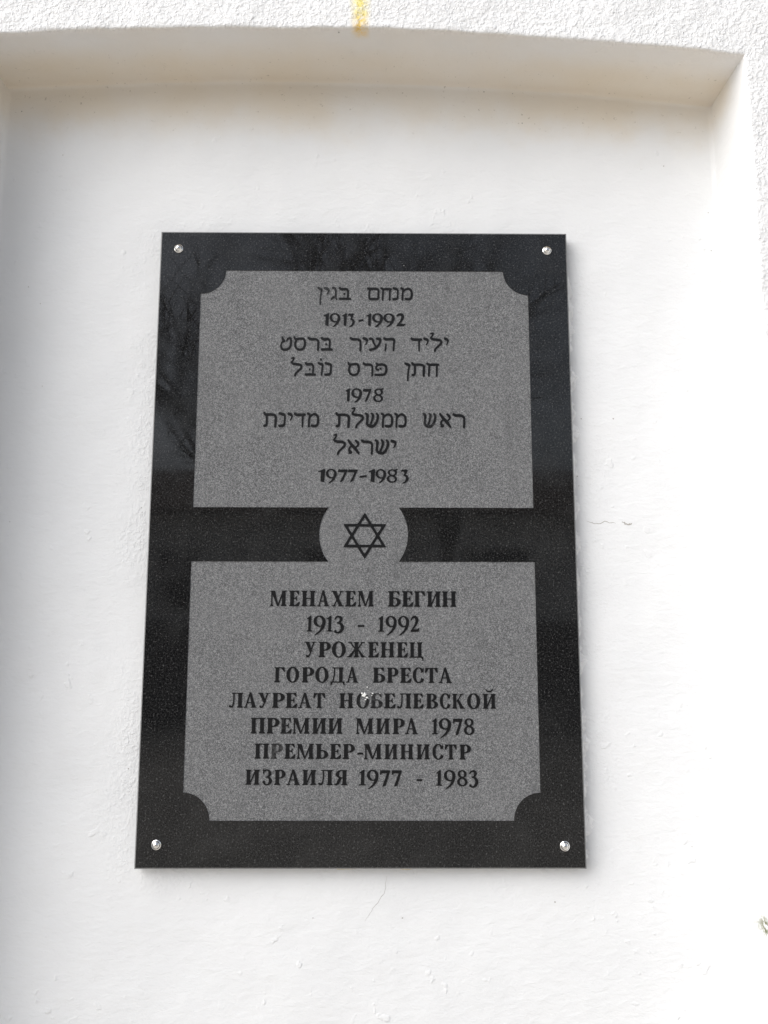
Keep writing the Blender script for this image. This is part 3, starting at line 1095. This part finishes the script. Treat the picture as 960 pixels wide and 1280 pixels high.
# white chip over two letters of the Russian text
sp = []
for px, py, rx, rz, s in ((455.5, 868.8, .0026, .0023, 1), (458.5, 872, .0017, .0012, 2), (452.6, 866.8, .0012, .0010, 3), (457, 874.5, .0011, .0006, 4),
                          (465.8, 867, .0010, .0009, 5), (464.8, 869.3, .0006, .0006, 6), (459, 859, .0006, .0009, 7), (461, 873.2, .0006, .0004, 8), (475, 867, .0005, .0004, 9)):
    x, z = P2(px, py)
    sp.append(blob(x, z, rx * .85, rz * .85, 0.0, .0003, s))
o = mesh_obj('white_chip', *merge(sp), M_white_spot, FLD)
o['label'] = 'small white chipped spot over the lettering'

# pin-holes in the plaster that can be seen in the photograph
pits = []
for px, py, r in ((27, 139, 1.4), (105, 99, 1.3), (377, 104, 1.4), (605, 114, 1.8), (653, 153, 1.5), (561, 107, 1.6), (641, 116, 1.2), (727, 523, 1.4), (767, 523, 1.5),
                  (78, 193, 1.2), (35, 358, 1.2), (50, 379, 1.0), (52, 482, 1.0), (176, 634, 1.0), (177, 640, 1.0), (503, 1148, 1.5), (694, 1128, 1.5), (391, 1148, 1.0),
                  (890, 312, 1.2), (901, 352, 1.2), (895, 437, 1.0), (866, 1059, 1.0), (722, 595, 1.3), (724, 607, 1.0), (160, 961, 1.3), (12, 652, 1.0), (830, 207, 1.2), (886, 265, 1.1)):
    yy = WALL_Y - .0012
    c = at(px, py, yy)
    if c.z > soffit_z(c.x) - .004:
        continue
    pits.append(blob(c.x, c.z, r * .00062, r * .00062, wall_y(c.x, c.z), .0003, int(px * 7 + py), 8))
o = mesh_obj('pin_holes', *merge(pits), M_crack, WALL)
o['kind'] = 'stuff'


def crack(path, w, seed):
    r = random.Random(seed)
    P = []
    for a, b in zip(path[:-1], path[1:]):
        for k in range(5):
            t = k / 5
            P.append((a[0] + (b[0] - a[0]) * t + r.uniform(-.8, .8), a[1] + (b[1] - a[1]) * t + r.uniform(-.8, .8)))
    P.append(path[-1])
    v, f = [], []
    n = len(P)
    for i, (px, py) in enumerate(P):
        c = at(px, py, WALL_Y - .0012)
        q = at(*P[min(n - 1, i + 1)], WALL_Y - .0012) - at(*P[max(0, i - 1)], WALL_Y - .0012)
        q.normalize()
        nx, nz = -q.z, q.x
        ww = w * (.35 + .65 * math.sin(math.pi * (i + .5) / n)) * r.uniform(.6, 1.3)
        wy = wall_y(c.x, c.z)
        v += [(c.x + nx * ww, wy - .0001, c.z + nz * ww), (c.x, wy - .00015, c.z), (c.x - nx * ww, wy - .0001, c.z - nz * ww)]
        if i:
            k = 3 * i
            f += [(k - 3, k, k + 1, k - 2), (k - 2, k + 1, k + 2, k - 1)]
    mesh_obj('hairline_crack', v, f, M_crack, WALL)


crack([(733, 651), (745, 655), (757, 652), (770, 654)], .0003, 2)
crack([(778, 652), (785, 656), (790, 654)], .0008, 3)
crack([(484, 1096), (480, 1118), (466, 1136), (456, 1152)], .00016, 4)


# mortar squeezed out behind the right and lower edges of the slab
def mortar(path, w, seed):
    v, f = [], []
    n = len(path)
    m_ = 7
    for i, (x, z, nx, nz) in enumerate(path):
        s = Vector((x, 0, z))
        ww = w * (.35 + .9 * max(0, noise.noise(s * 55 + Vector((seed, 0, 0))) + .45) + .35 * noise.noise(s * 260))
        if i < 3 or i > n - 4:
            ww *= .3
        for k in range(m_):
            t = k / (m_ - 1)
            hgt = .0085 * (1 - t) ** 1.6 * (.75 + .5 * noise.noise(s * 140 + Vector((k, seed, 0))))
            d = -.004 + (ww + .004) * t
            v.append((x + nx * d + .0005 * noise.noise(s * 300 + Vector((k, 3, 1))), WALL_Y + .0018 - hgt, z + nz * d + .0005 * noise.noise(s * 310 + Vector((1, k, 8)))))
        if i:
            for k in range(m_ - 1):
                a = (i - 1) * m_ + k
                f.append((a, a + 1, a + m_ + 1, a + m_))
    return v, f


side = [(hw, ZC + hh - .03 - t * (PH - .03), 1, 0) for t in np.linspace(0, 1, 280)]
low = [(-.05 + t * .25, ZC - hh, 0, -1) for t in np.linspace(0, 1, 130)]
v, f = mortar(side, .016, 3)
o = mesh_obj('mortar_seam', v, f, M_plaster, WALL, smooth=True)
o.data.attributes.new('facing', 'FLOAT', 'POINT').data.foreach_set('value', [1.0] * len(v))
v, f = mortar(low, .008, 8)
o = mesh_obj('mortar_seam', v, [t[::-1] for t in f], M_mortar, WALL, smooth=True)

# ------------------------------------------------------------------ what the polished stone mirrors, across the yard behind the camera
def mirrored(px, py, depth):
    """point on the plane y = -depth that the camera sees mirrored in the plaque at a photo pixel"""
    p = at(px, py, 0.0)
    d = ray(px, py)
    t = depth / d.y
    return Vector((p.x + d.x * t, -depth, p.z + d.z * t))


def box(x0, x1, y0, y1, z0, z1):
    v = [(x, y, z) for z in (z0, z1) for y in (y0, y1) for x in (x0, x1)]
    return v, [(0, 1, 5, 4), (2, 6, 7, 3), (0, 4, 6, 2), (1, 3, 7, 5), (4, 5, 7, 6), (0, 2, 3, 1)]


M_render = simple('pale_render', (.80, .79, .77), .9, 0, .15, 2)
M_plinth = simple('dark_plinth', (.09, .088, .085), .9, 0, .2, 3)
M_roof = simple('brown_roof', (.13, .085, .065), .85, 0, .2, 4)
M_pane = simple('dark_window_glass', (.015, .017, .02), .1)
M_frame = simple('window_frame_paint', (.45, .44, .42), .6)
M_bark = simple('dark_bark', (.055, .048, .042), .95, 0, .3, 20)


def house():
    HY = -14.0
    root = bpy.data.objects.new('low_house', None)
    root.location = (0, HY - 3, 0)
    root['label'] = 'low pale house with dark windows, faintly mirrored in the middle of the polished plaque'
    root['category'] = 'house'
    col.objects.link(root)
    bpy.context.view_layer.update()
    eave = mirrored(300, 636, 14).z
    mesh_obj('wall', *box(-9, 9, HY - 6, HY, 0, eave), M_render, root)
    mesh_obj('plinth', *box(-9.06, 9.06, HY - 6.06, HY + .06, 0, mirrored(220, 776, 14).z), M_plinth, root)
    v = [(-9.5, HY + .5, eave - .1), (9.5, HY + .5, eave - .1), (9.5, HY - 6.5, eave - .1), (-9.5, HY - 6.5, eave - .1), (-9.5, HY - 3, eave + 1.3), (9.5, HY - 3, eave + 1.3)]
    mesh_obj('roof', v, [(0, 1, 5, 4), (2, 3, 4, 5), (1, 2, 5), (3, 0, 4), (3, 2, 1, 0)], M_roof, root)
    for xa, xb in ((-6.6, -5.6), (mirrored(203, 720, 14).x, mirrored(241, 720, 14).x), (-1.2, -.2), (1.6, 2.6), (4.3, 5.3)):
        z0, z1 = mirrored(220, 758, 14).z, mirrored(220, 690, 14).z
        w = mesh_obj('window', *box(xa - .08, xb + .08, HY - .05, HY + .04, z0 - .08, z1 + .08), M_frame, root)
        bpy.context.view_layer.update()
        zm = (z0 + z1) / 2
        for a, b in ((z0, zm - .03), (zm + .03, z1)):
            mesh_obj('pane', *box(xa, xb, HY, HY + .05, a, b), M_pane, w)


house()


def bare_tree(x, y, h, seed):
    r = random.Random(seed)
    V, Fc, TV, TF = [], [], [], []

    def tube(V, Fc, a, b, ra, rb, n):
        d = (b - a).normalized()
        u = d.orthogonal().normalized()
        w = d.cross(u)
        k = len(V)
        for p, rr in ((a, ra), (b, rb)):
            for i in range(n):
                t = 2 * math.pi * i / n
                V.append(tuple(p + (u * math.cos(t) + w * math.sin(t)) * rr))
        for i in range(n):
            j = (i + 1) % n
            Fc.append((k + i, k + j, k + n + j, k + n + i))

    def grow(p, d, L, rad, lev):
        segs = 3
        for i in range(segs):
            q = p + d * (L / segs)
            if lev < 2:
                tube(V, Fc, p, q, rad * (1 - .22 * i), rad * (1 - .22 * (i + 1)), 7)
            else:
                tube(TV, TF, p, q, rad * (1 - .22 * i), rad * (1 - .22 * (i + 1)), 4)
            p = q
            d = (d + Vector((r.gauss(0, .16), r.gauss(0, .16), r.gauss(.04, .10)))).normalized()
            if lev < 4 and (i > 0 or lev > 0):
                for _ in range(2):
                    ax = Vector((r.gauss(0, 1), r.gauss(0, 1), r.gauss(.25, .6))).normalized()
                    grow(p, (d * .8 + ax * .7).normalized(), L * r.uniform(.5, .72), rad * .5, lev + 1)
    root = bpy.data.objects.new('bare_tree', None)
    root.location = (x, y, 0)
    root['category'] = 'tree'
    col.objects.link(root)
    bpy.context.view_layer.update()
    grow(Vector((x, y, 0)), Vector((0, 0, 1)), h * .5, h * .021, 0)
    mesh_obj('trunk', V, Fc, M_bark, root)
    mesh_obj('crown', TV, TF, M_bark, root)
    return root


for px, dep, h, seed, label in (
        (560, 11, 8.0, 13, 'bare tree in front of the low house, mirrored as dark branches in the plaque border'),
        (330, 24, 14.0, 12, 'tall bare tree rising behind the low house, mirrored in the plaque border')):
    m_ = mirrored(px, 790, dep)
    bare_tree(m_.x, -dep, h, seed)['label'] = label
